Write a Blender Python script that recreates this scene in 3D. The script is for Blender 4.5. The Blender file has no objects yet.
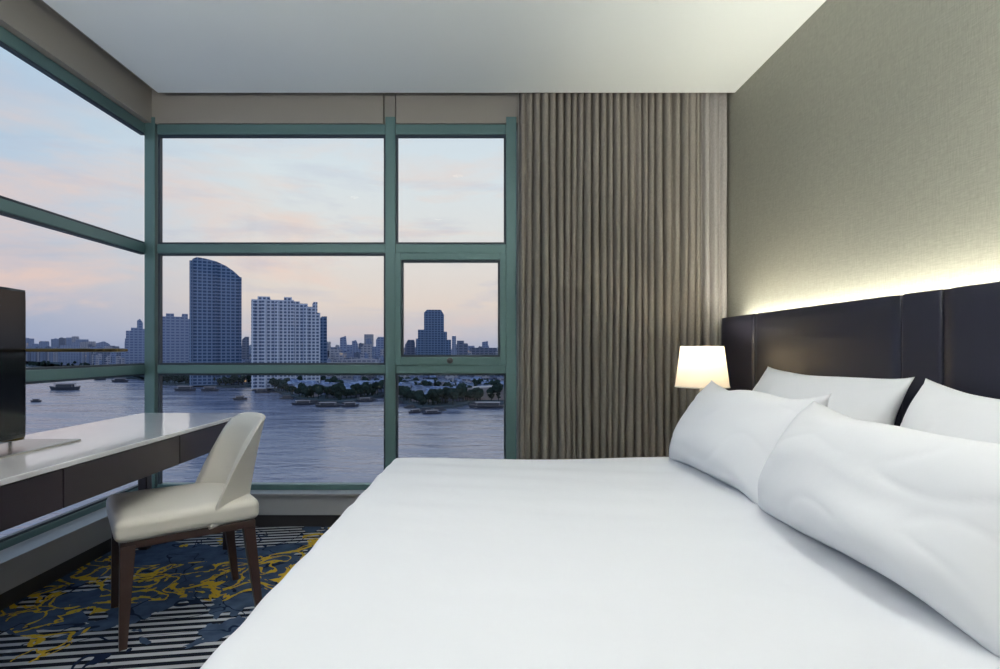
import bpy, bmesh, math, random
from mathutils import Vector, Matrix, noise
random.seed(7)
scene = bpy.context.scene
scene.view_settings.view_transform = 'Standard'
scene.view_settings.look = 'None'
scene.view_settings.exposure = 0.0
F = 555.0; CZ = 1.11; VX = 480.0; VY = 350.0
COL = scene.collection

def s2l(c):
    return tuple(((v/255)/12.92 if v/255 <= .04045 else (((v/255)+.055)/1.055)**2.4) for v in c)+(1.0,)

# ------------------------------------------------------------ materials
def mat(name, rgb, rough=.6, metal=0, spec=.5, bump=None, emis=None, var=None, coat=0):
    m = bpy.data.materials.new(name); m.use_nodes = True
    nt = m.node_tree; b = nt.nodes['Principled BSDF']
    b.inputs['Base Color'].default_value = s2l(rgb)
    b.inputs['Roughness'].default_value = rough
    b.inputs['Metallic'].default_value = metal
    b.inputs['Specular IOR Level'].default_value = spec
    b.inputs['Coat Weight'].default_value = coat
    if emis:
        b.inputs['Emission Color'].default_value = s2l(emis[0]); b.inputs['Emission Strength'].default_value = emis[1]
    tc = nt.nodes.new('ShaderNodeTexCoord')
    if var:  # (scale, amount)
        n = nt.nodes.new('ShaderNodeTexNoise'); n.inputs['Scale'].default_value = var[0]; n.inputs['Detail'].default_value = 4
        mx = nt.nodes.new('ShaderNodeMixRGB'); mx.blend_type = 'MIX'
        mx.inputs[1].default_value = s2l(tuple(v*(1-var[1]) for v in rgb)); mx.inputs[2].default_value = s2l(tuple(min(255, v*(1+var[1])) for v in rgb))
        nt.links.new(tc.outputs['Object'], n.inputs['Vector']); nt.links.new(n.outputs['Fac'], mx.inputs[0])
        nt.links.new(mx.outputs[0], b.inputs['Base Color'])
    if bump:  # (scale, strength, distance)
        n = nt.nodes.new('ShaderNodeTexNoise'); n.inputs['Scale'].default_value = bump[0]; n.inputs['Detail'].default_value = 3
        bp = nt.nodes.new('ShaderNodeBump'); bp.inputs['Strength'].default_value = bump[1]; bp.inputs['Distance'].default_value = bump[2]
        nt.links.new(tc.outputs['Object'], n.inputs['Vector']); nt.links.new(n.outputs['Fac'], bp.inputs['Height'])
        nt.links.new(bp.outputs[0], b.inputs['Normal'])
    return m

M = {}
M['ceiling'] = mat('ceiling_paint', (232, 238, 236), .9, spec=.1)
M['frame'] = mat('window_frame_green', (88, 118, 119), .38, .25)
M['frame_d'] = mat('window_gasket', (38, 54, 66), .5)
M['fascia'] = mat('fascia_fabric', (142, 138, 132), .8, bump=(300, .2, .002))
M['sill'] = mat('sill_grey', (158, 160, 164), .5)
M['base'] = mat('baseboard_dark', (42, 40, 42), .5)
M['linen'] = mat('white_linen', (228, 230, 235), .85, spec=.15, bump=(5, .45, .014))
M['pillow'] = mat('pillow_cotton', (240, 241, 244), .85, spec=.15, bump=(7, .2, .006))
M['leather'] = mat('dark_leather', (31, 32, 46), .42, bump=(250, .15, .001))
M['cream'] = mat('cream_leather', (220, 215, 205), .5, bump=(200, .1, .001))
M['wood'] = mat('dark_wood', (52, 36, 32), .4, var=(12, .25))
M['deskwood'] = mat('desk_wood', (38, 30, 37), .35, var=(6, .15))
M['marble'] = mat('white_gloss_top', (225, 224, 226), .12, var=(4, .03), coat=.5)
M['black'] = mat('black_plastic', (10, 10, 12), .3)
M['screen'] = mat('tv_screen', (8, 9, 12), .12)
M['chrome'] = mat('brushed_metal', (190, 185, 175), .25, 1)
M['bronze'] = mat('bronze_metal', (96, 82, 50), .35, .9)
M['mirror'] = mat('ceramic', (200, 195, 185), .2)
M['wall'] = mat('wall_paint', (176, 174, 168), .85)
M['tree'] = mat('tree_foliage', (34, 46, 46), .95, spec=0, var=(.15, .5))
M['land'] = mat('riverbank_ground', (64, 74, 84), .95, spec=0, var=(.03, .5))
M['boat'] = mat('boat_paint', (58, 64, 80), .6)
M['boatroof'] = mat('boat_roof', (150, 148, 160), .6)
M['lightdisc'] = mat('glowing_lens', (255, 245, 230), .5, emis=((255, 238, 212), 3))

# curtain fabric
def fabric(name, rgb):
    m = mat(name, rgb, .9, spec=.1)
    nt = m.node_tree; b = nt.nodes['Principled BSDF']; tc = nt.nodes.new('ShaderNodeTexCoord')
    mp = nt.nodes.new('ShaderNodeMapping'); mp.inputs['Scale'].default_value = (260, 260, 60)
    n = nt.nodes.new('ShaderNodeTexNoise'); n.inputs['Scale'].default_value = 1
    r = nt.nodes.new('ShaderNodeMixRGB'); r.inputs[1].default_value = s2l(tuple(v*.86 for v in rgb)); r.inputs[2].default_value = s2l(tuple(v*1.1 for v in rgb))
    nt.links.new(tc.outputs['Object'], mp.inputs[0]); nt.links.new(mp.outputs[0], n.inputs['Vector'])
    nt.links.new(n.outputs['Fac'], r.inputs[0]); nt.links.new(r.outputs[0], b.inputs['Base Color'])
    return m
M['curtain'] = fabric('curtain_fabric', (134, 129, 122))
M['curtain2'] = fabric('curtain_lining', (160, 157, 154))

# wallpaper
def wallpaper():
    m = mat('wallpaper_weave', (158, 152, 132), .55, spec=.35)
    nt = m.node_tree; b = nt.nodes['Principled BSDF']; tc = nt.nodes.new('ShaderNodeTexCoord')
    prev = None
    for sc in ((20, 460, 34), (20, 34, 460)):
        mp = nt.nodes.new('ShaderNodeMapping'); mp.inputs['Scale'].default_value = sc
        n = nt.nodes.new('ShaderNodeTexNoise'); n.inputs['Scale'].default_value = 1.0; n.inputs['Detail'].default_value = 5
        nt.links.new(tc.outputs['Object'], mp.inputs[0]); nt.links.new(mp.outputs[0], n.inputs['Vector'])
        if prev:
            ad = nt.nodes.new('ShaderNodeMath'); ad.operation = 'ADD'
            nt.links.new(prev.outputs['Fac'], ad.inputs[0]); nt.links.new(n.outputs['Fac'], ad.inputs[1])
        prev = n
    mr = nt.nodes.new('ShaderNodeMapRange'); mr.inputs[1].default_value = .7; mr.inputs[2].default_value = 1.3
    nt.links.new(ad.outputs[0], mr.inputs[0])
    r = nt.nodes.new('ShaderNodeMixRGB'); r.inputs[1].default_value = s2l((136, 136, 125)); r.inputs[2].default_value = s2l((158, 158, 146))
    nt.links.new(mr.outputs[0], r.inputs[0]); nt.links.new(r.outputs[0], b.inputs['Base Color'])
    return m
M['wallpaper'] = wallpaper()

# glass
def glass():
    m = bpy.data.materials.new('window_glass'); m.use_nodes = True; nt = m.node_tree; nt.nodes.clear()
    o = nt.nodes.new('ShaderNodeOutputMaterial'); t = nt.nodes.new('ShaderNodeBsdfTransparent'); g = nt.nodes.new('ShaderNodeBsdfGlossy')
    t.inputs[0].default_value = (.97, .985, .99, 1); g.inputs['Roughness'].default_value = .0
    mx = nt.nodes.new('ShaderNodeMixShader'); mx.inputs[0].default_value = .012
    nt.links.new(t.outputs[0], mx.inputs[1]); nt.links.new(g.outputs[0], mx.inputs[2]); nt.links.new(mx.outputs[0], o.inputs[0])
    return m
M['glass'] = glass()

# lamp shade
def shade():
    m = bpy.data.materials.new('lamp_shade_fabric'); m.use_nodes = True; nt = m.node_tree; nt.nodes.clear()
    o = nt.nodes.new('ShaderNodeOutputMaterial'); t = nt.nodes.new('ShaderNodeBsdfTranslucent'); d = nt.nodes.new('ShaderNodeBsdfDiffuse')
    t.inputs[0].default_value = s2l((170, 158, 134)); d.inputs[0].default_value = s2l((236, 228, 214))
    mx = nt.nodes.new('ShaderNodeMixShader'); mx.inputs[0].default_value = .6
    e = nt.nodes.new('ShaderNodeEmission'); e.inputs[0].default_value = s2l((255, 240, 218)); e.inputs[1].default_value = .26
    ad = nt.nodes.new('ShaderNodeAddShader')
    nt.links.new(t.outputs[0], mx.inputs[1]); nt.links.new(d.outputs[0], mx.inputs[2])
    nt.links.new(mx.outputs[0], ad.inputs[0]); nt.links.new(e.outputs[0], ad.inputs[1]); nt.links.new(ad.outputs[0], o.inputs[0])
    return m
M['shade'] = shade()

# carpet
def carpet():
    m = mat('patterned_carpet', (40, 45, 55), .95, spec=.05)
    nt = m.node_tree; b = nt.nodes['Principled BSDF']; L = nt.links
    tc = nt.nodes.new('ShaderNodeTexCoord')
    def nz(scale, detail=3, dist=0, loc=(0, 0, 0)):
        mp = nt.nodes.new('ShaderNodeMapping'); mp.inputs['Location'].default_value = loc
        n = nt.nodes.new('ShaderNodeTexNoise'); n.inputs['Scale'].default_value = scale; n.inputs['Detail'].default_value = detail; n.inputs['Distortion'].default_value = dist
        L.new(tc.outputs['Object'], mp.inputs[0]); L.new(mp.outputs[0], n.inputs['Vector']); return n.outputs['Fac']
    def math_(op, a, bb=None):
        n = nt.nodes.new('ShaderNodeMath'); n.operation = op
        for i, v in enumerate((a, bb)):
            if v is None: continue
            if isinstance(v, (int, float)): n.inputs[i].default_value = v
            else: L.new(v, n.inputs[i])
        return n.outputs[0]
    def mix(f, a, c):
        n = nt.nodes.new('ShaderNodeMixRGB')
        L.new(f, n.inputs[0])
        for i, v in ((1, a), (2, c)):
            if isinstance(v, tuple): n.inputs[i].default_value = v
            else: L.new(v, n.inputs[i])
        return n.outputs[0]
    mp = nt.nodes.new('ShaderNodeMapping'); mp.inputs['Rotation'].default_value = (0, 0, math.radians(-8)); L.new(tc.outputs['Object'], mp.inputs[0])
    sp = nt.nodes.new('ShaderNodeSeparateXYZ'); L.new(mp.outputs[0], sp.inputs[0])
    s = math_('SINE', math_('MULTIPLY', sp.outputs['Y'], 2*math.pi/.048))
    stripe = math_('GREATER_THAN', s, .1)
    col = mix(stripe, s2l((20, 23, 32)), s2l((168, 170, 174)))
    yb = math_('MULTIPLY', math_('SUBTRACT', math_('PINGPONG', sp.outputs['Y'], 2.9), 2.4), .26)
    m1 = math_('GREATER_THAN', math_('ADD', nz(2.6, 4, .8, (3.1, 1.2, 0)), yb), .48)
    blot = mix(nz(14, 5), s2l((16, 26, 48)), s2l((78, 96, 122)))
    col = mix(m1, col, blot)
    ln = math_('ABSOLUTE', math_('SUBTRACT', nz(3.0, 2, 1.0, (7, 3, 0)), .5))
    col = mix(math_('LESS_THAN', ln, .010), col, s2l((22, 32, 54)))
    y1 = math_('LESS_THAN', math_('ABSOLUTE', math_('SUBTRACT', nz(5.5, 7, 1.4, (1, 9, 0)), .5)), .03)
    y2 = math_('GREATER_THAN', math_('ADD', nz(2.6, 1, 0, (5.3, .6, 0)), yb), .56)
    col = mix(math_('MULTIPLY', y1, y2), col, s2l((190, 156, 48)))
    L.new(col, b.inputs['Base Color'])
    return m
M['carpet'] = carpet()

# water
def water():
    m = mat('river_water', (112, 120, 150), .2, spec=.6)
    nt = m.node_tree; b = nt.nodes['Principled BSDF']; L = nt.links
    b.inputs['IOR'].default_value = 1.7
    tc = nt.nodes.new('ShaderNodeTexCoord'); hs = []
    for sc in ((.06, .13, 1), (.012, .05, 1)):
        mp = nt.nodes.new('ShaderNodeMapping'); mp.inputs['Scale'].default_value = sc
        n = nt.nodes.new('ShaderNodeTexNoise'); n.inputs['Scale'].default_value = 1; n.inputs['Detail'].default_value = 5; n.inputs['Roughness'].default_value = .58
        L.new(tc.outputs['Object'], mp.inputs[0]); L.new(mp.outputs[0], n.inputs['Vector']); hs.append(n)
    bp = nt.nodes.new('ShaderNodeBump'); bp.inputs['Strength'].default_value = .8; bp.inputs['Distance'].default_value = 1.3
    L.new(hs[0].outputs['Fac'], bp.inputs['Height']); L.new(bp.outputs[0], b.inputs['Normal'])
    mr = nt.nodes.new('ShaderNodeMapRange'); mr.inputs[1].default_value = .4; mr.inputs[2].default_value = .6; mr.inputs[3].default_value = .08; mr.inputs[4].default_value = .35
    L.new(hs[1].outputs['Fac'], mr.inputs[0]); L.new(mr.outputs[0], b.inputs['Roughness'])
    return m
M['water'] = water()

# building facade: grid of floors and window bays
def facade(name, wall, win, floor_h=3.6, bay=4.0, fw=.45, fb=.3, lit=.03):
    m = mat(name, wall, .7, spec=.2)
    nt = m.node_tree; b = nt.nodes['Principled BSDF']; L = nt.links
    tc = nt.nodes.new('ShaderNodeTexCoord'); sp = nt.nodes.new('ShaderNodeSeparateXYZ'); L.new(tc.outputs['Object'], sp.inputs[0])
    def math_(op, a, bb=None):
        n = nt.nodes.new('ShaderNodeMath'); n.operation = op
        for i, v in enumerate((a, bb)):
            if v is None: continue
            if isinstance(v, (int, float)): n.inputs[i].default_value = v
            else: L.new(v, n.inputs[i])
        return n.outputs[0]
    zf = math_('DIVIDE', sp.outputs['Z'], floor_h); xy = math_('DIVIDE', math_('ADD', sp.outputs['X'], sp.outputs['Y']), bay)
    wz = math_('GREATER_THAN', math_('FRACT', zf), fw); wx = math_('GREATER_THAN', math_('FRACT', xy), fb)
    w = math_('MULTIPLY', wz, wx)
    mx = nt.nodes.new('ShaderNodeMixRGB'); mx.inputs[1].default_value = s2l(wall); mx.inputs[2].default_value = s2l(win)
    L.new(w, mx.inputs[0]); L.new(mx.outputs[0], b.inputs['Base Color'])
    cb = nt.nodes.new('ShaderNodeCombineXYZ'); L.new(math_('FLOOR', zf), cb.inputs[0]); L.new(math_('FLOOR', xy), cb.inputs[1])
    wn = nt.nodes.new('ShaderNodeTexWhiteNoise'); L.new(cb.outputs[0], wn.inputs['Vector'])
    em = math_('MULTIPLY', math_('LESS_THAN', wn.outputs['Value'], lit), w)
    b.inputs['Emission Color'].default_value = s2l((255, 205, 140))
    L.new(math_('MULTIPLY', em, .4), b.inputs['Emission Strength'])
    return m
M['tower'] = facade('glass_tower_facade', (110, 134, 172), (50, 76, 116), 3.8, 5.0, .36, .25, .0)  # these facade colours are shifted blue to paint in distance haze
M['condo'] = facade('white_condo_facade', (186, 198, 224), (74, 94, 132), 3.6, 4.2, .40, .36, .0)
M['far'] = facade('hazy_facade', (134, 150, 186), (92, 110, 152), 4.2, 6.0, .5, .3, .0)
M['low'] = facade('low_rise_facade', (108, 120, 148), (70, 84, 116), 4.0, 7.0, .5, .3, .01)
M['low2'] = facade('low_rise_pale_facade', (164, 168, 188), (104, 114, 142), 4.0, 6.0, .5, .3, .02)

# ------------------------------------------------------------ mesh helpers
def obj_from_bm(bm, name, m, smooth=False):
    me = bpy.data.meshes.new(name); bm.to_mesh(me); bm.free()
    o = bpy.data.objects.new(name, me); COL.objects.link(o)
    if m: me.materials.append(m)
    if smooth:
        for p in me.polygons: p.use_smooth = True
    return o
def add_box(bm, x0, x1, y0, y1, z0, z1, mi=0):
    vs = [bm.verts.new((x, y, z)) for x in (x0, x1) for y in (y0, y1) for z in (z0, z1)]
    for f in ((0, 1, 3, 2), (4, 6, 7, 5), (0, 4, 5, 1), (2, 3, 7, 6), (0, 2, 6, 4), (1, 5, 7, 3)):
        bm.faces.new([vs[i] for i in f]).material_index = mi
def box(name, x0, x1, y0, y1, z0, z1, m, bevel=0):
    bm = bmesh.new(); add_box(bm, x0, x1, y0, y1, z0, z1)
    bmesh.ops.recalc_face_normals(bm, faces=bm.faces)
    o = obj_from_bm(bm, name, m)
    if bevel:
        b = o.modifiers.new('bevel', 'BEVEL'); b.width = bevel; b.segments = 3
    return o
def boxes(name, lst, m, bevel=0):
    bm = bmesh.new()
    for l in lst: add_box(bm, *l)
    bmesh.ops.recalc_face_normals(bm, faces=bm.faces)
    o = obj_from_bm(bm, name, m)
    if bevel:
        b = o.modifiers.new('bevel', 'BEVEL'); b.width = bevel; b.segments = 2
    return o
def rbox(name, x0, x1, y0, y1, z0, z1, r, m, n=30, fn=None):
    bm = bmesh.new()
    c = Vector(((x0+x1)/2, (y0+y1)/2, (z0+z1)/2)); h = Vector(((x1-x0)/2, (y1-y0)/2, (z1-z0)/2))
    bmesh.ops.create_cube(bm, size=2)
    bmesh.ops.subdivide_edges(bm, edges=bm.edges, cuts=n, use_grid_fill=True)
    for v in bm.verts:
        p = Vector((v.co.x*h.x, v.co.y*h.y, v.co.z*h.z))
        q = Vector(tuple(max(-(h[i]-r), min(h[i]-r, p[i])) for i in range(3)))
        d = p-q
        if d.length > 1e-6: p = q + d.normalized()*r
        p = p + c
        if fn: p = fn(p, c, h)
        v.co = p
    return obj_from_bm(bm, name, m, True)
def lathe(name, prof, m, loc=(0, 0, 0), seg=40):
    bm = bmesh.new(); rings = []
    for r, z in prof:
        rings.append([bm.verts.new((loc[0]+r*math.cos(2*math.pi*i/seg), loc[1]+r*math.sin(2*math.pi*i/seg), loc[2]+z)) for i in range(seg)])
    for a, b in zip(rings, rings[1:]):
        for i in range(seg):
            bm.faces.new((a[i], a[(i+1) % seg], b[(i+1) % seg], b[i]))
    o = obj_from_bm(bm, name, m, True); return o
def taper_leg(bm, p0, p1, w0, w1):
    vs = []
    for p, w in ((p0, w0), (p1, w1)):
        for dx, dy in ((-1, -1), (1, -1), (1, 1), (-1, 1)):
            vs.append(bm.verts.new((p[0]+dx*w/2, p[1]+dy*w/2, p[2])))
    for f in ((0, 1, 2, 3), (7, 6, 5, 4), (0, 4, 5, 1), (1, 5, 6, 2), (2, 6, 7, 3), (3, 7, 4, 0)):
        bm.faces.new([vs[i] for i in f])
def group(name, kids, loc=(0, 0, 0), rotz=0, local=False):
    e = bpy.data.objects.new(name, None); e.empty_display_size = .1; COL.objects.link(e)
    e.location = loc; e.rotation_euler = (0, 0, rotz)
    for k in kids:
        k.parent = e
        if not local: k.matrix_parent_inverse = Matrix.Translation(-Vector(loc))
    return e

# ------------------------------------------------------------ room shell
XR = 1.575; XL = -2.10; YW = 3.55; YB = -2.6
box('floor', XL-.15, XR+.15, YB-.15, YW+.15, -.1, 0, M['carpet'])
box('ceiling', XL+.11, XR, YB, 3.43, 2.70, 2.78, M['ceiling'])
box('ceiling_slab', XL-.15, XR+.15, YB-.15, YW+.15, 2.78, 2.9, M['fascia'])
box('wall_right', XR, XR+.15, YB, YW+.15, 0, 2.78, M['wallpaper'])
box('wall_back', .243, XR, YW, YW+.15, 0, 2.78, M['wall'])
box('wall_rear', XL-.15, XR+.15, YB-.15, YB, 0, 2.78, M['wall'])
box('wall_left', XL-.15, XL, YB, .3, 0, 2.78, M['wall'])
boxes('trim_1', [(XL-.1, -.62, YW, YW+.12, 2.56, 2.78), (-.612, -.545, YW+.015, YW+.12, 2.56, 2.78), (-.537, .243, YW, YW+.12, 2.56, 2.78)], M['fascia'])
box('trim_2', XL-.12, XL, .3, YW, 2.56, 2.78, M['fascia'])
boxes('trim_3', [(XL, .243, YW-.07, YW+.12, .075, .20), (XL, .243, YW-.09, YW+.02, .20, .214)], M['sill'])
boxes('trim_4', [(XL-.12, XL+.07, .3, YW-.07, .075, .20), (XL-.02, XL+.09, .3, YW-.09, .20, .214)], M['sill'])
box('baseboard_back', XL, .243, YW-.06, YW+.1, 0, .075, M['base'])
box('baseboard_left', XL-.1, XL+.06, .3, YW-.06, 0, .075, M['base'])

# back window ------------------------------------------------
def P(px): return (px-VX)*YW/F
def Zp(py): return CZ-(py-VY)*YW/F
fr = []; y0, y1 = YW, YW+.06
fr.append((-2.145, -2.078, YW-.005, YW+.08, .2, 2.60))      # corner post
fr.append((P(385.5), P(395.5), YW-.008, YW+.08, .2, 2.60))     # mullion
fr.append((P(506), P(516.5), YW-.008, YW+.08, .2, 2.60))
for a, b in ((P(157), P(385.5)), (P(395.5), P(506))):
    fr.append((a, b, y0, y1, Zp(134), Zp(124)))
    fr.append((a, b, y0, y1, Zp(253), Zp(244)))
    fr.append((a, b, y0, y1, Zp(373.5), Zp(365)))
    fr.append((a, b, y0, y1, .214, .25))
kids = [boxes('frame', fr, M['frame'], .004)]
kids.append(boxes('sash', [(P(395.5), P(401), YW-.01, y1-.02, Zp(365), Zp(253)), (P(500), P(506), YW-.01, y1-.02, Zp(365), Zp(253)),
    (P(401), P(500), YW-.01, y1-.02, Zp(365), Zp(357)), (P(401), P(500), YW-.01, y1-.02, Zp(260), Zp(253))], M['frame'], .003))
g = []
for (a, b, t, u) in ((157, 385.5, 134, 244), (157, 385.5, 253, 365), (157, 385.5, 373.5, 487), (395.5, 506, 134, 244), (395.5, 506, 373.5, 487), (401, 500, 260, 357)):
    X0, X1, Z0, Z1 = P(a), P(b), Zp(u), Zp(t)
    w = .013
    g += [(X0, X1, y0+.01, y0+.04, Z0, Z0+w), (X0, X1, y0+.01, y0+.04, Z1-w, Z1), (X0, X0+w, y0+.01, y0+.04, Z0+w, Z1-w), (X1-w, X1, y0+.01, y0+.04, Z0+w, Z1-w)]
kids.append(boxes('gasket', g, M['frame_d']))
kids.append(boxes('glass_pane', [(P(157), P(385.5), YW+.03, YW+.031, .25, Zp(134)), (P(395.5), P(506), YW+.03, YW+.031, .25, Zp(134))], M['glass']))
kids.append(lathe('latch', [(0, 0), (.018, 0), (.02, .004), (.016, .010), (0, .012)], mat('latch_paint', (70, 66, 68), .4), (0, 0, 0), 20))
kids[-1].rotation_euler = (math.pi/2, 0, 0); kids[-1].location = (P(450), YW-.01, Zp(360.5))
group('window_1', kids)

# left window -------------------------------------------------
x0, x1 = XL-.08, XL-.035
fr = []
for zc0, zc1 in ((Zp(134), Zp(124)), (Zp(253), Zp(244)), (Zp(373.5), Zp(365)), (.214, .25)):
    fr.append((x0, x1, .3, 3.54, zc0, zc1))
for yc in (.33, 1.95):
    fr.append((x0, x1+.02, yc-.03, yc+.03, .25, 2.46))
kl = [boxes('frame', fr, M['frame'], .004)]
kl.append(boxes('gasket', [(x1-.03, x1-.005, .36, 3.54, z, z+.012) for z in (.25, Zp(365), Zp(373.5)-.012, Zp(244), Zp(253)-.012, Zp(134)-.012)], M['frame_d']))
kl.append(box('glass_pane', XL-.05, XL-.049, .3, 3.54, .25, Zp(134), M['glass']))
group('window_2', kl)

# ------------------------------------------------------------ curtain
def curtain(name, xa, xb, yc, pleats, amp, m, seed, ztop=2.75):
    bm = bmesh.new(); nx = pleats*16; nz = 34; rows = []
    for j in range(nz+1):
        t = j/nz; z = .02+(ztop-.02)*t; row = []
        for i in range(nx+1):
            u = i/nx
            edge = min(1, u*12, (1-u)*12)
            w = u + edge*(.030*noise.noise(Vector((u*6, t*1.1, seed)))*(1.25-t) + .026*noise.noise(Vector((u*6, seed, 0))))
            ph = 2*math.pi*pleats*w
            a = amp*(.70+1.0*noise.noise(Vector((u*pleats*.4, t*.9, seed+4))))
            s = math.sin(ph); s = math.copysign(abs(s)**.75, s)
            y = yc + a*s + .007*noise.noise(Vector((u*22, t*4, seed)))
            x = xa+(xb-xa)*u + .25*a*math.cos(ph)
            row.append(bm.verts.new((x, max(yc-.045, min(y, yc+.045)), z)))
        rows.append(row)
    for j in range(nz):
        for i in range(nx):
            bm.faces.new((rows[j][i], rows[j][i+1], rows[j+1][i+1], rows[j+1][i]))
    return obj_from_bm(bm, name, m, True)
curtain('curtain', .238, 1.375, 3.485, 25, .044, M['curtain'], 3)
curtain('sheer_curtain', 1.39, 1.555, 3.50, 3, .02, M['curtain2'], 9)
box('curtain_track', .245, 1.57, 3.49, 3.52, 2.757, 2.78, M['sill'])

# ------------------------------------------------------------ headboard
seams = [3.30, 2.90, 1.89, 1.72, .60, .25, -.25]
ph = []
for a, b in zip(seams, seams[1:]):
    ph.append(rbox('panel', 1.43, 1.49, b+.002, a-.002, .25, 1.30, .010, M['leather'], 22))
ph.append(box('backing', 1.45, 1.505, -.25, 3.30, .02, 1.27, M['black']))
ph.append(box('batten', 1.505, 1.56, -.2, 3.25, 1.0, 1.1, M['black']))
ph.append(box('led_strip', 1.515, 1.55, -.2, 3.28, 1.20, 1.21, M['lightdisc']))
group('headboard', ph, (1.5, 1.5, 0))
al = bpy.data.lights.new('cove_light', 'AREA'); al.shape = 'RECTANGLE'; al.size = .03; al.size_y = 3.5; al.energy = 27; al.color = (1, .94, .80)
ao = bpy.data.objects.new('cove_light', al); COL.objects.link(ao); ao.location = (1.524, 1.53, 1.245); ao.rotation_euler = (math.pi, 0, 0)

# ------------------------------------------------------------ bed
def duv(p, c, h):
    if p.x < c.x: p.x -= .060*(2.57-p.y)/1.9*min(1, (c.x-p.x)/h.x)
    if p.z > c.z+h.z-.05:
        p.z += .010*noise.noise(Vector((p.x*1.6, p.y*2.2, 1))) + .007*noise.noise(Vector((p.x*2+p.y*4, p.y*7, 3)))
    else:
        k = .012*noise.noise(Vector((p.x*7, p.y*7, p.z*1.5)))
        if abs(p.y-c.y) > h.y-.03: p.y += k
        if abs(p.x-c.x) > h.x-.03: p.x += k
    return p
kb = [rbox('duvet', -.405, 1.40, .68, 2.57, .22, .615, .035, M['linen'], 80, duv)]
kb.append(rbox('mattress', -.36, 1.42, .73, 2.52, .20, .50, .04, M['pillow'], 10))
kb.append(box('base', -.33, 1.42, .76, 2.49, .06, .23, M['leather'], .01))
bm = bmesh.new()
for x in (-.25, 1.3):
    for y in (.85, 2.4): taper_leg(bm, (x, y, .06), (x, y, 0), .06, .05)
kb.append(obj_from_bm(bm, 'legs', M['wood']))
group('bed', kb, (.5, 1.62, 0))

def pillow(name, loc, L, H, T, tilt, yaw=0, seed=0, droop=0):
    n = 64; bm = bmesh.new(); sides = []
    for sgn in (1, -1):
        g = []
        for j in range(n+1):
            row = []
            for i in range(n+1):
                u = -1+2*i/n; v = -1+2*j/n
                fu = max(0, 1-abs(u)**3.4); fv = max(0, 1-abs(v)**2.6)
                th = (fu*fv)**.55
                yy = u*L/2*(1-.06*(1-v*v)*abs(u)**3)
                zz = v*H/2*(1-.12*(1-u*u)*abs(v)**3)
                corner = (abs(u)*abs(v))**6
                wr = .020*noise.noise(Vector((u*1.5+seed, v*1.6, sgn*2+seed)))
                rn = 1-abs(noise.noise(Vector((u*1.4+v*.8+seed, v*1.3-u*.5, sgn*3+seed))))*2
                wr += .004*(max(0, rn)**4-.3)
                ca = math.atan2(1-abs(v)+.01, 1-abs(u)+.01); cr = math.hypot(1-abs(u), 1-abs(v))
                wr += .008*math.sin(ca*7+seed*(1+sgn*.3))*math.exp(-cr*2.8)*min(1, cr*5)
                xx = sgn*T/2*th*(1-.16*v) + wr*min(1, th*1.5)
                zz += .016*noise.noise(Vector((u*1.7, seed, v)))+.018*corner*(1 if v > 0 else -1) - droop*u*u
                row.append((xx, yy, zz))
            g.append(row)
        sides.append(g)
    va = [[bm.verts.new(c) for c in r] for r in sides[0]]
    vb = [[(va[j][i] if i in (0, n) or j in (0, n) else bm.verts.new(sides[1][j][i])) for i in range(n+1)] for j in range(n+1)]
    for j in range(n):
        for i in range(n):
            bm.faces.new((va[j][i], va[j][i+1], va[j+1][i+1], va[j+1][i]))
            bm.faces.new((vb[j][i], vb[j+1][i], vb[j+1][i+1], vb[j][i+1]))
    bmesh.ops.recalc_face_normals(bm, faces=bm.faces)
    o = obj_from_bm(bm, name, M['pillow'], True)
    o.location = loc; o.rotation_euler = (0, tilt, yaw)
    return o
pillow('pillow', (1.25, 2.15, .825), .88, .45, .19, math.radians(24), 0, 1.3, .02)
pillow('pillow', (1.25, 1.26, .805), .86, .44, .20, math.radians(26), 0, 5.1)
pillow('pillow', (.98, 2.14, .78), .82, .40, .25, math.radians(28), .04, 8.7, .0)
pillow('pillow', (.965, 1.30, .76), .94, .38, .30, math.radians(25), -.02, 12.2)

# ------------------------------------------------------------ nightstand and lamp
kn = [box('body', 1.02, 1.42, 2.68, 3.15, .10, .48, M['deskwood'], .006), box('top', 1.0, 1.425, 2.66, 3.17, .48, .505, M['deskwood'], .004),
      boxes('drawer_fronts', [(1.008, 1.02, 2.69, 3.14, .12, .285), (1.008, 1.02, 2.69, 3.14, .295, .465)], M['deskwood'], .003),
      boxes('handles', [(.99, 1.008, 2.85, 2.98, .20, .21), (.99, 1.008, 2.85, 2.98, .38, .39)], M['chrome'], .002)]
bm = bmesh.new()
for x in (1.06, 1.38):
    for y in (2.72, 3.11): taper_leg(bm, (x, y, .10), (x, y, 0), .04, .03)
kn.append(obj_from_bm(bm, 'legs', M['wood']))
group('nightstand', kn, (1.22, 2.9, 0))
lx, ly = 1.18, 2.95
kk = [lathe('base', [(0, 0), (.075, 0), (.078, .012), (.03, .02), (.022, .04), (.04, .09), (.055, .16), (.045, .24), (.018, .30), (.012, .32), (.012, .44), (0, .445)], M['mirror'], (lx, ly, .506)),
      lathe('shade', [(.136, 0), (.108, .215)], M['shade'], (lx, ly, .915), 56),
      lathe('shade_trim', [(.134, 0), (.138, 0), (.138, .006), (.134, .006), (.134, 0)], M['cream'], (lx, ly, .912), 56),
      lathe('bulb', [(0, .0), (.012, 0), (.015, .03), (.03, .06), (.03, .08), (.018, .1), (0, .105)], M['lightdisc'], (lx, ly, .945), 20)]
group('table_lamp', kk, (lx, ly, .506))
pl = bpy.data.lights.new('bedside_bulb', 'POINT'); pl.energy = 8; pl.color = (1, .89, .71); pl.shadow_soft_size = .035
po = bpy.data.objects.new('bedside_bulb', pl); COL.objects.link(po); po.location = (lx, ly, 1.085)

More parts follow.
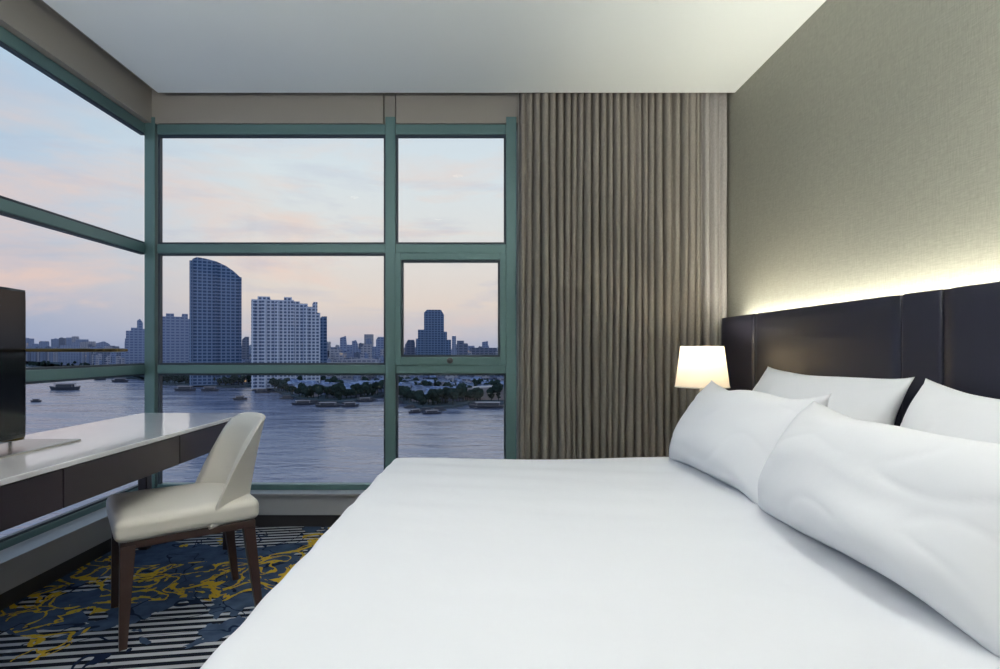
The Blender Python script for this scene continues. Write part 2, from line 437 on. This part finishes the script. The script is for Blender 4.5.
# ------------------------------------------------------------ desk
dz = .75
kd = [box('top', -1.93, -1.33, .7, 3.18, dz-.018, dz, M['marble'], .003),
      box('carcass', -1.92, -1.352, .72, 3.16, .60, dz-.018, M['deskwood'], .004)]
dr = []; ys = [3.165, 2.47, 1.78, 1.25, .72]
for a, b in zip(ys, ys[1:]): dr.append((-1.352, -1.336, b+.003, a-.003, .602, dz-.022))
kd.append(boxes('drawer_fronts', dr, M['deskwood'], .002))
kd.append(boxes('legs', [(-1.90, -1.85, 3.08, 3.13, 0, .60), (-1.43, -1.38, 3.08, 3.13, 0, .60), (-1.90, -1.85, .75, .80, 0, .60), (-1.43, -1.38, .75, .80, 0, .60)], M['deskwood'], .004))
group('desk', kd, (-1.6, 2, 0))

# television
tv = [rbox('casing', -1.73, -1.69, 1.02, 2.07, .785, 1.335, .008, M['black'], 12),
      box('screen', -1.691, -1.687, 1.03, 2.06, .80, 1.325, M['screen']),
      box('stand_base', -1.80, -1.58, 1.05, 2.20, dz, dz+.008, M['chrome'], .003),
      box('neck', -1.725, -1.70, 1.45, 1.65, dz+.008, .80, M['chrome'])]
group('television', tv, (-1.7, 1.53, dz))
# desk lamp : slim LED head on a stem behind the television
dl = [lathe('base', [(0, 0), (.045, 0), (.045, .012), (.01, .018), (0, .018)], M['bronze'], (-1.88, 2.22, dz)),
      lathe('stem', [(.006, .018), (.006, .36), (0, .362)], M['bronze'], (-1.88, 2.22, dz), 16),
      rbox('head', -1.92, -1.425, 2.19, 2.25, 1.102, 1.116, .005, M['bronze'], 14)]
group('desk_lamp', dl, (-1.88, 2.22, dz))

# ------------------------------------------------------------ chair (local +X = forward)
def seatfn(p, c, h):
    u = (p.x-c.x)/h.x; v = (p.y-c.y)/h.y
    if p.z > c.z: p.z += .020*(1-u*u)*(1-v*v)
    p.y *= 1+.05*u
    return p
kc = [rbox('seat', -.25, .27, -.24, .24, .395, .485, .032, M['cream'], 26, seatfn),
      box('seat_rail', -.23, .25, -.225, .225, .367, .398, M['wood'], .005)]
bm = bmesh.new()
for sy in (-1, 1):
    taper_leg(bm, (.225, sy*.205, .38), (.24, sy*.212, 0), .05, .026)
    taper_leg(bm, (-.205, sy*.20, .38), (-.25, sy*.205, 0), .045, .026)
kc.append(obj_from_bm(bm, 'legs', M['wood']))
bm = bmesh.new(); na, nt_ = 32, 24; outer = []; inner = []
for j in range(nt_+1):
    t = j/nt_; ro = []; ri = []
    for i in range(na+1):
        a = -1+2*i/na; phi = a*1.25
        ztop = .82-.09*abs(a)**4
        z = .39+(ztop-.39)*t
        wing = .20*(1-.42*t**1.3)
        hw = .235+.012*t
        c = (1-math.cos(phi))/(1-math.cos(1.25)); s = math.sin(phi)/math.sin(1.25)
        x = -.25-.07*t**1.3+wing*c; y = hw*s
        nx_, ny_ = math.cos(phi), -math.sin(phi)*.8
        th = .055*(1-.2*t)
        th *= max(.25, min(1, (1-t)*7+.25)**.6)*max(.3, min(1, (1-abs(a))*6+.3))
        ro.append(bm.verts.new((x, y, z))); ri.append(bm.verts.new((x+nx_*th, y+ny_*th, z-.004)))
    outer.append(ro); inner.append(ri)
for j in range(nt_):
    for i in range(na):
        bm.faces.new((outer[j][i], outer[j+1][i], outer[j+1][i+1], outer[j][i+1]))
        bm.faces.new((inner[j][i], inner[j][i+1], inner[j+1][i+1], inner[j+1][i]))
for j in range(nt_):
    bm.faces.new((outer[j][0], inner[j][0], inner[j+1][0], outer[j+1][0])); bm.faces.new((outer[j][na], outer[j+1][na], inner[j+1][na], inner[j][na]))
for i in range(na):
    bm.faces.new((outer[0][i], outer[0][i+1], inner[0][i+1], inner[0][i])); bm.faces.new((outer[nt_][i], inner[nt_][i], inner[nt_][i+1], outer[nt_][i+1]))
bmesh.ops.recalc_face_normals(bm, faces=bm.faces)
bk = obj_from_bm(bm, 'backrest', M['cream'], True); sm = bk.modifiers.new('s', 'SUBSURF'); sm.levels = 1; sm.render_levels = 2
kc.append(bk)
group('dining_chair', kc, (-1.262, 2.375, 0), math.atan2(-.6, -.8), local=True)

# ------------------------------------------------------------ added room lights, all out of view
def fill_spot(x, y, e, size=130):  # unseen spot with ring and lens, added to light bed and room
    k = [lathe('trim_ring', [(.045, 0), (.06, -.004), (.065, 0)], M['sill'], (x, y, 2.699), 28), lathe('lens', [(0, -.001), (.045, -.001)], M['lightdisc'], (x, y, 2.699), 28)]
    group('fill_spot_fixture', k, (x, y, 2.70))
    l = bpy.data.lights.new('fill_spot_light', 'SPOT'); l.energy = e; l.spot_size = math.radians(size); l.spot_blend = 1; l.shadow_soft_size = .09; l.color = (1, .98, .95)
    o = bpy.data.objects.new('fill_spot_light', l); COL.objects.link(o); o.location = (x, y, 2.67)
for x, y, e in ((-.2, 2.1, 21), (.8, 1.3, 38), (-.5, .4, 24), (.7, -.4, 28), (-1.3, 1.4, 22), (-.9, -1.2, 28)):
    fill_spot(x, y, e)
# unseen uplights in torchiere shape, added behind the camera to brighten the ceiling
for fx, fy, en in ((-1.4, -.5, 100), (.9, -.6, 88)):
    ft = [lathe('base', [(0, 0), (.15, 0), (.15, .02), (.015, .03), (.012, 1.40), (0, 1.41)], M['chrome'], (fx, fy, 0)),
          lathe('bowl', [(.012, 0), (.10, .03), (.17, .09), (.175, .10), (.16, .09), (.09, .04), (0, .02)], M['cream'], (fx, fy, 1.39))]
    group('fill_uplight', ft, (fx, fy, 0))
    tl = bpy.data.lights.new('fill_uplight_area', 'AREA'); tl.shape = 'DISK'; tl.size = .26; tl.energy = en; tl.color = (1, .99, .97)
    to = bpy.data.objects.new('fill_uplight_area', tl); COL.objects.link(to); to.location = (fx, fy, 1.49); to.rotation_euler = (math.pi, 0, 0)

# ------------------------------------------------------------ exterior
WZ = -42.0
def W(px, py, z=WZ):
    Y = (CZ-z)*F/(py-VY); return ((px-VX)*Y/F, Y)
bm = bmesh.new()
vs = [bm.verts.new(p) for p in ((-9000, 8, WZ), (6000, 8, WZ), (6000, 9000, WZ), (-9000, 9000, WZ))]; bm.faces.new(vs)
obj_from_bm(bm, 'river', M['water'])
shore = [(-300, 366), (-60, 366), (30, 367), (90, 369), (100, 378), (150, 380), (160, 385), (235, 388), (262, 386), (285, 396), (310, 402), (345, 404), (384, 397), (405, 404), (420, 410), (455, 408), (470, 404), (506, 405), (560, 408), (800, 412), (1300, 410)]
bm = bmesh.new()
pts = [W(a, b) for a, b in shore]
top = [bm.verts.new((x, y, WZ+2)) for x, y in pts]; bot = [bm.verts.new((x, y, WZ-1)) for x, y in pts]
ft_ = [bm.verts.new((x*12000/y, 9000, WZ+2)) for x, y in pts]
for i in range(len(pts)-1):
    bm.faces.new((top[i], top[i+1], ft_[i+1], ft_[i])); bm.faces.new((bot[i], bot[i+1], top[i+1], top[i]))
bmesh.ops.recalc_face_normals(bm, faces=bm.faces)
obj_from_bm(bm, 'riverbank', M['land'])

def tower(name, prof, d, depth, m, extra=None):
    """prof: roof outline in photo px, converted to metres at distance d; the block is turned to face the river bend"""
    s = F/d; bm = bmesh.new()
    cx = (prof[0][0]+prof[-1][0])/2
    ox = (cx-VX)/s; th = math.atan2(-ox, d); k = math.cos(th)
    pp = [(((p[0]-VX)/s-ox)*k, CZ-(p[1]-VY)/s-WZ) for p in prof]
    pp = [(pp[0][0], 0)]+pp+[(pp[-1][0], 0)]
    a = [bm.verts.new((x, 0, z)) for x, z in pp]; b = [bm.verts.new((x, depth, z)) for x, z in pp]
    bm.faces.new(a); bm.faces.new(list(reversed(b)))
    for i in range(len(pp)):
        j = (i+1) % len(pp); bm.faces.new((a[i], b[i], b[j], a[j]))
    for e in (extra or []):
        x0, x1, ya, yb = e
        add_box(bm, ((x0-VX)/s-ox)*k, ((x1-VX)/s-ox)*k, -3, depth*.6, 0, CZ-(ya-VY)/s-WZ)
    bmesh.ops.recalc_face_normals(bm, faces=bm.faces)
    o = obj_from_bm(bm, name, m); o.location = (ox, d, WZ+2.05); o.rotation_euler = (0, 0, th); return o
tower('curved_roof_tower', [(191, 266), (193, 262), (197, 260), (206, 261), (216, 263), (226, 267), (234, 272), (241, 278)], 650, 34, M['tower'],
      [(190, 192, 264, 380), (215, 217, 264, 380), (240, 242, 278, 380)])
tower('condominium_tower', [(252, 302), (258, 302), (258, 299), (270, 299), (270, 302), (284, 302), (284, 299), (292, 299), (292, 303), (300, 303), (300, 305), (308, 305), (308, 308), (314, 308), (314, 303), (318, 303), (318, 314), (321, 314)], 600, 30, M['condo'],
      [(252, 255, 304, 370), (262, 266, 302, 370), (275, 279, 304, 370), (290, 294, 302, 370), (304, 308, 308, 370)])
tower('apartment_block', [(318, 322), (322, 318), (327, 318), (327, 326)], 680, 20, M['tower'])
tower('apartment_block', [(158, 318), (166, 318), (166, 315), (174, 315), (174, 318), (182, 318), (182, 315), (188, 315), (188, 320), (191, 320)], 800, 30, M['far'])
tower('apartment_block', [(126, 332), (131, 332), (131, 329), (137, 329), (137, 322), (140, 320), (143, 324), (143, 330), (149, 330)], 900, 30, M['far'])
tower('office_tower', [(424, 314), (427, 311), (441, 311), (444, 316)], 900, 30, M['tower'], [(418, 424, 331, 372), (416, 418, 340, 372), (444, 447, 333, 372), (447, 451, 341, 372)])
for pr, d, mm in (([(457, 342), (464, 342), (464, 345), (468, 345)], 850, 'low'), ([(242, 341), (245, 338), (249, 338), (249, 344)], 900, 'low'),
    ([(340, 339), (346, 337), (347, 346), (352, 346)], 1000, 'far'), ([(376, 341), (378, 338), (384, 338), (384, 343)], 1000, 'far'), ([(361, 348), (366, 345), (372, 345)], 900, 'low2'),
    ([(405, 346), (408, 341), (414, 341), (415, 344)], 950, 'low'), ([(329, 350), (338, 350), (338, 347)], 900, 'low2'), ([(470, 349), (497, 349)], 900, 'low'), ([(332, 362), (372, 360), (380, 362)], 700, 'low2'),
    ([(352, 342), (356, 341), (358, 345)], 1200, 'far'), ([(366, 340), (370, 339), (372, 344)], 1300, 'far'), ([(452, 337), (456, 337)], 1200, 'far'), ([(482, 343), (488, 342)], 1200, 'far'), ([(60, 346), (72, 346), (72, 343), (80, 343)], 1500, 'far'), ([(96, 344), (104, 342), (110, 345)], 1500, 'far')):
    tower('apartment_block', pr, d, 20, M[mm])
# low rise city as one mesh
def inshore(px): # y px of shoreline at px
    for (a, b), (c, d) in zip(shore, shore[1:]):
        if a <= px <= c: return b+(d-b)*(px-a)/(c-a)
    return 405
def gable(bm, x0, x1, y0, y1, z0, z1, h, mi):
    add_box(bm, x0, x1, y0, y1, z0, z1, mi)
    ym = (y0+y1)/2; v = [bm.verts.new(p) for p in ((x0-.6, y0-.6, z1), (x1+.6, y0-.6, z1), (x1+.6, y1+.6, z1), (x0-.6, y1+.6, z1), (x0, ym, z1+h), (x1, ym, z1+h))]
    for f in ((0, 1, 5, 4), (2, 3, 4, 5), (1, 2, 5), (3, 0, 4)): bm.faces.new([v[i] for i in f]).material_index = 0 if mi else 1
bm = bmesh.new()
for i in range(3200):
    px = random.uniform(-150, 640); lim = inshore(px)-5
    d = random.choice((random.uniform(640, 950), random.uniform(750, 1300), random.uniform(1300, 3200)))
    d = max(d, (CZ-WZ)*F/(lim-VY)+40)
    x = (px-VX)*d/F; w = random.uniform(6, 20)*d/1100; dp = random.uniform(8, 25)
    h = random.choice((random.uniform(8, 18), random.uniform(14, 32), random.uniform(24, 42)))
    if d < 850: h = min(h, 26)
    if d > 1300: h = random.uniform(28, 54) + (random.random() < .14)*random.uniform(8, 36)
    mi = random.randint(0, 2)
    add_box(bm, x-w/2, x+w/2, d, d+dp, WZ+2, WZ+2+h, mi)
    if random.random() < .5: add_box(bm, x-w/4, x, d+2, d+dp-2, WZ+2+h, WZ+4+h, mi)
for i in range(420):
    px = random.uniform(240, 720); lim = inshore(px)-2
    d = (CZ-WZ)*F/(lim-VY)+random.choice((random.uniform(6, 60), random.uniform(20, 260)))
    x = (px-VX)*d/F; w = random.uniform(6, 16); h = random.uniform(4, 9)
    gable(bm, x-w/2, x+w/2, d, d+random.uniform(8, 14), WZ+2, WZ+2+h, random.uniform(1.5, 3), random.choice((0, 0, 1, 2)))
bmesh.ops.recalc_face_normals(bm, faces=bm.faces)
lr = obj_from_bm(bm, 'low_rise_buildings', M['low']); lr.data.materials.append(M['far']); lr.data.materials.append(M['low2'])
tower('riverside_warehouse', [(462, 396), (466, 391), (500, 389), (508, 394)], 455, 22, M['boatroof'])
# piers along the bank
pb = []
for px in (275, 292, 305, 318, 335, 352, 372, 400, 412, 428, 440, 474, 490):
    x, y = W(px, inshore(px)); k = random.uniform(.5, .9)
    pb.append((x-1.5, x+1.5, y-14*k, y+4, WZ+.3, WZ+1.2)); pb.append((x-7*k, x+7*k, y-18*k, y-13*k, WZ+.3, WZ+1.3)); pb.append((x-4*k, x+4*k, y-17*k, y-14*k, WZ+1.3, WZ+3.5*k))
boxes('pier', pb, M['boat'])
# trees as one mesh (trunk + several foliage lumps each)
bm = bmesh.new()
for i in range(620):
    px = random.uniform(150, 720) if i > 110 else random.uniform(-120, 150)
    lim = inshore(px)
    d = (CZ-WZ)*F/(lim-VY)+random.choice((random.uniform(6, 30), random.uniform(10, 200)))
    x = (px-VX)*d/F; R = random.uniform(2.2, 4.6); H = R*random.uniform(1.3, 2.3)
    add_box(bm, x-.3, x+.3, d-.3, d+.3, WZ+2, WZ+2+H)
    for q in range(3):
        r = R*random.uniform(.55, .85)
        mm = Matrix.Translation((x+random.uniform(-.6, .6)*R, d+random.uniform(-.5, .5)*R, WZ+2+H+random.uniform(-.35, .5)*R))
        r0 = bmesh.ops.create_icosphere(bm, subdivisions=2, radius=r, matrix=mm)
        for v in r0['verts']: v.co += Vector(noise.noise_vector(v.co*.8))*r*.5
obj_from_bm(bm, 'trees', M['tree'], False)
# boats
def boat(px, py, Ln, H, ang=0):
    x, y = W(px, py); bm = bmesh.new(); n = 10; T = []; B = []
    for i in range(n+1):
        u = -1+2*i/n; w = Ln*.13*(1-abs(u)**2.5)+.05
        T.append((bm.verts.new((u*Ln/2, -w, H*.35+H*.2*u*u)), bm.verts.new((u*Ln/2, w, H*.35+H*.2*u*u))))
        B.append((bm.verts.new((u*Ln*.45, -w*.6, 0)), bm.verts.new((u*Ln*.45, w*.6, 0))))
    for i in range(n):
        bm.faces.new((T[i][0], T[i+1][0], T[i+1][1], T[i][1])); bm.faces.new((T[i][0], B[i][0], B[i+1][0], T[i+1][0])); bm.faces.new((T[i][1], T[i+1][1], B[i+1][1], B[i][1]))
    h = obj_from_bm(bm, 'hull', M['boat'])
    c = boxes('cabin', [(-Ln*.25, Ln*.25, -Ln*.07, Ln*.07, H*.35, H*.75)], M['boat'])
    r = boxes('roof', [(-Ln*.32, Ln*.3, -Ln*.09, Ln*.09, H*.8, H*.9)] + [(sx*Ln*.28-.15, sx*Ln*.28+.15, sy*Ln*.08-.15, sy*Ln*.08+.15, H*.35, H*.8) for sx in (-1, 1) for sy in (-1, 1)], M['boatroof'])
    group('boat', [h, c, r], (x, y, WZ), ang, local=True)
for a in ((65, 390, 34, 8, 0), (303, 405, 18, 4, .2), (328, 407, 20, 4, 0), (350, 407, 14, 4, .4), (415, 413, 12, 3, .8), (432, 414, 14, 3, .3), (488, 408, 30, 5, 0), (185, 391, 24, 6, 0), (36, 402, 8, 3, .3), (210, 391, 20, 5, 0), (262, 393, 16, 5, 0), (120, 382, 24, 6, 0), (100, 380, 18, 6, 0), (240, 400, 12, 4, .3), (365, 402, 14, 4, .2)):
    boat(*a)

# ------------------------------------------------------------ world: dusk sky
w = bpy.data.worlds.new('dusk_sky'); scene.world = w; w.use_nodes = True; nt = w.node_tree; L = nt.links
bg = nt.nodes['Background']; tc = nt.nodes.new('ShaderNodeTexCoord'); sp = nt.nodes.new('ShaderNodeSeparateXYZ'); L.new(tc.outputs['Generated'], sp.inputs[0])
def ramp(stops):
    r = nt.nodes.new('ShaderNodeValToRGB'); e = r.color_ramp.elements
    while len(e) < len(stops): e.new(.5)
    for i, (p, c) in enumerate(stops): e[i].position = p; e[i].color = s2l(c)
    return r
rl = ramp([(0, (130, 146, 182)), (.03, (144, 162, 196)), (.10, (158, 178, 208)), (.22, (168, 190, 218)), (.40, (160, 196, 226)), (1, (120, 160, 210))])
rr = ramp([(0, (172, 178, 200)), (.03, (200, 196, 204)), (.08, (230, 214, 204)), (.18, (230, 226, 222)), (.30, (222, 230, 234)), (.42, (208, 222, 234)), (1, (150, 180, 215))])
for r in (rl, rr): L.new(sp.outputs['Z'], r.inputs[0])
az = nt.nodes.new('ShaderNodeMapRange'); az.inputs[1].default_value = -.78; az.inputs[2].default_value = -.36; L.new(sp.outputs['X'], az.inputs[0])
mx = nt.nodes.new('ShaderNodeMixRGB'); L.new(az.outputs[0], mx.inputs[0]); L.new(rl.outputs[0], mx.inputs[1]); L.new(rr.outputs[0], mx.inputs[2])
def cloud(loc, scale, sz, lo, hi, amt):
    mp = nt.nodes.new('ShaderNodeMapping'); mp.inputs['Scale'].default_value = (1.6, 1.6, sz); mp.inputs['Rotation'].default_value = (0, math.radians(8), 0); mp.inputs['Location'].default_value = loc
    n = nt.nodes.new('ShaderNodeTexNoise'); n.inputs['Scale'].default_value = scale; n.inputs['Detail'].default_value = 8; n.inputs['Roughness'].default_value = .6; n.inputs['Distortion'].default_value = .3
    L.new(tc.outputs['Generated'], mp.inputs[0]); L.new(mp.outputs[0], n.inputs['Vector'])
    cr = nt.nodes.new('ShaderNodeValToRGB'); cr.color_ramp.elements[0].position = lo; cr.color_ramp.elements[1].position = hi; cr.color_ramp.elements[1].color = (amt, amt, amt, 1)
    L.new(n.outputs['Fac'], cr.inputs[0])
    ml = nt.nodes.new('ShaderNodeMath'); ml.operation = 'MULTIPLY'; L.new(cr.outputs[0], ml.inputs[0]); L.new(bd.outputs[0], ml.inputs[1]); return ml
bd = nt.nodes.new('ShaderNodeValToRGB'); e = bd.color_ramp.elements; e[0].position = 0; e[0].color = (.2, .2, .2, 1); e[1].position = .42; e[1].color = (.15, .15, .15, 1)
k = e.new(.07); k.color = (1, 1, 1, 1); k = e.new(.24); k.color = (.8, .8, .8, 1); L.new(sp.outputs['Z'], bd.inputs[0])
c1 = cloud((2.2, .4, 1.2), 1.7, 6.5, .48, .66, .75)
m2 = nt.nodes.new('ShaderNodeMixRGB'); L.new(c1.outputs[0], m2.inputs[0]); L.new(mx.outputs[0], m2.inputs[1]); m2.inputs[2].default_value = s2l((243, 208, 192))
c2 = cloud((7.2, 3.4, .3), 2.6, 8.5, .52, .68, .45)
m3 = nt.nodes.new('ShaderNodeMixRGB'); L.new(c2.outputs[0], m3.inputs[0]); L.new(m2.outputs[0], m3.inputs[1]); m3.inputs[2].default_value = s2l((186, 188, 208))
L.new(m3.outputs[0], bg.inputs['Color']); bg.inputs['Strength'].default_value = 1.0

# ------------------------------------------------------------ camera
cam = bpy.data.cameras.new('camera'); co = bpy.data.objects.new('camera', cam); COL.objects.link(co)
co.location = (0, 0, CZ); co.rotation_euler = (math.pi/2, 0, 0)
cam.sensor_width = 36; cam.lens = F*36/1000; cam.shift_x = .020; cam.shift_y = .0155
cam.clip_start = .05; cam.clip_end = 20000
scene.camera = co
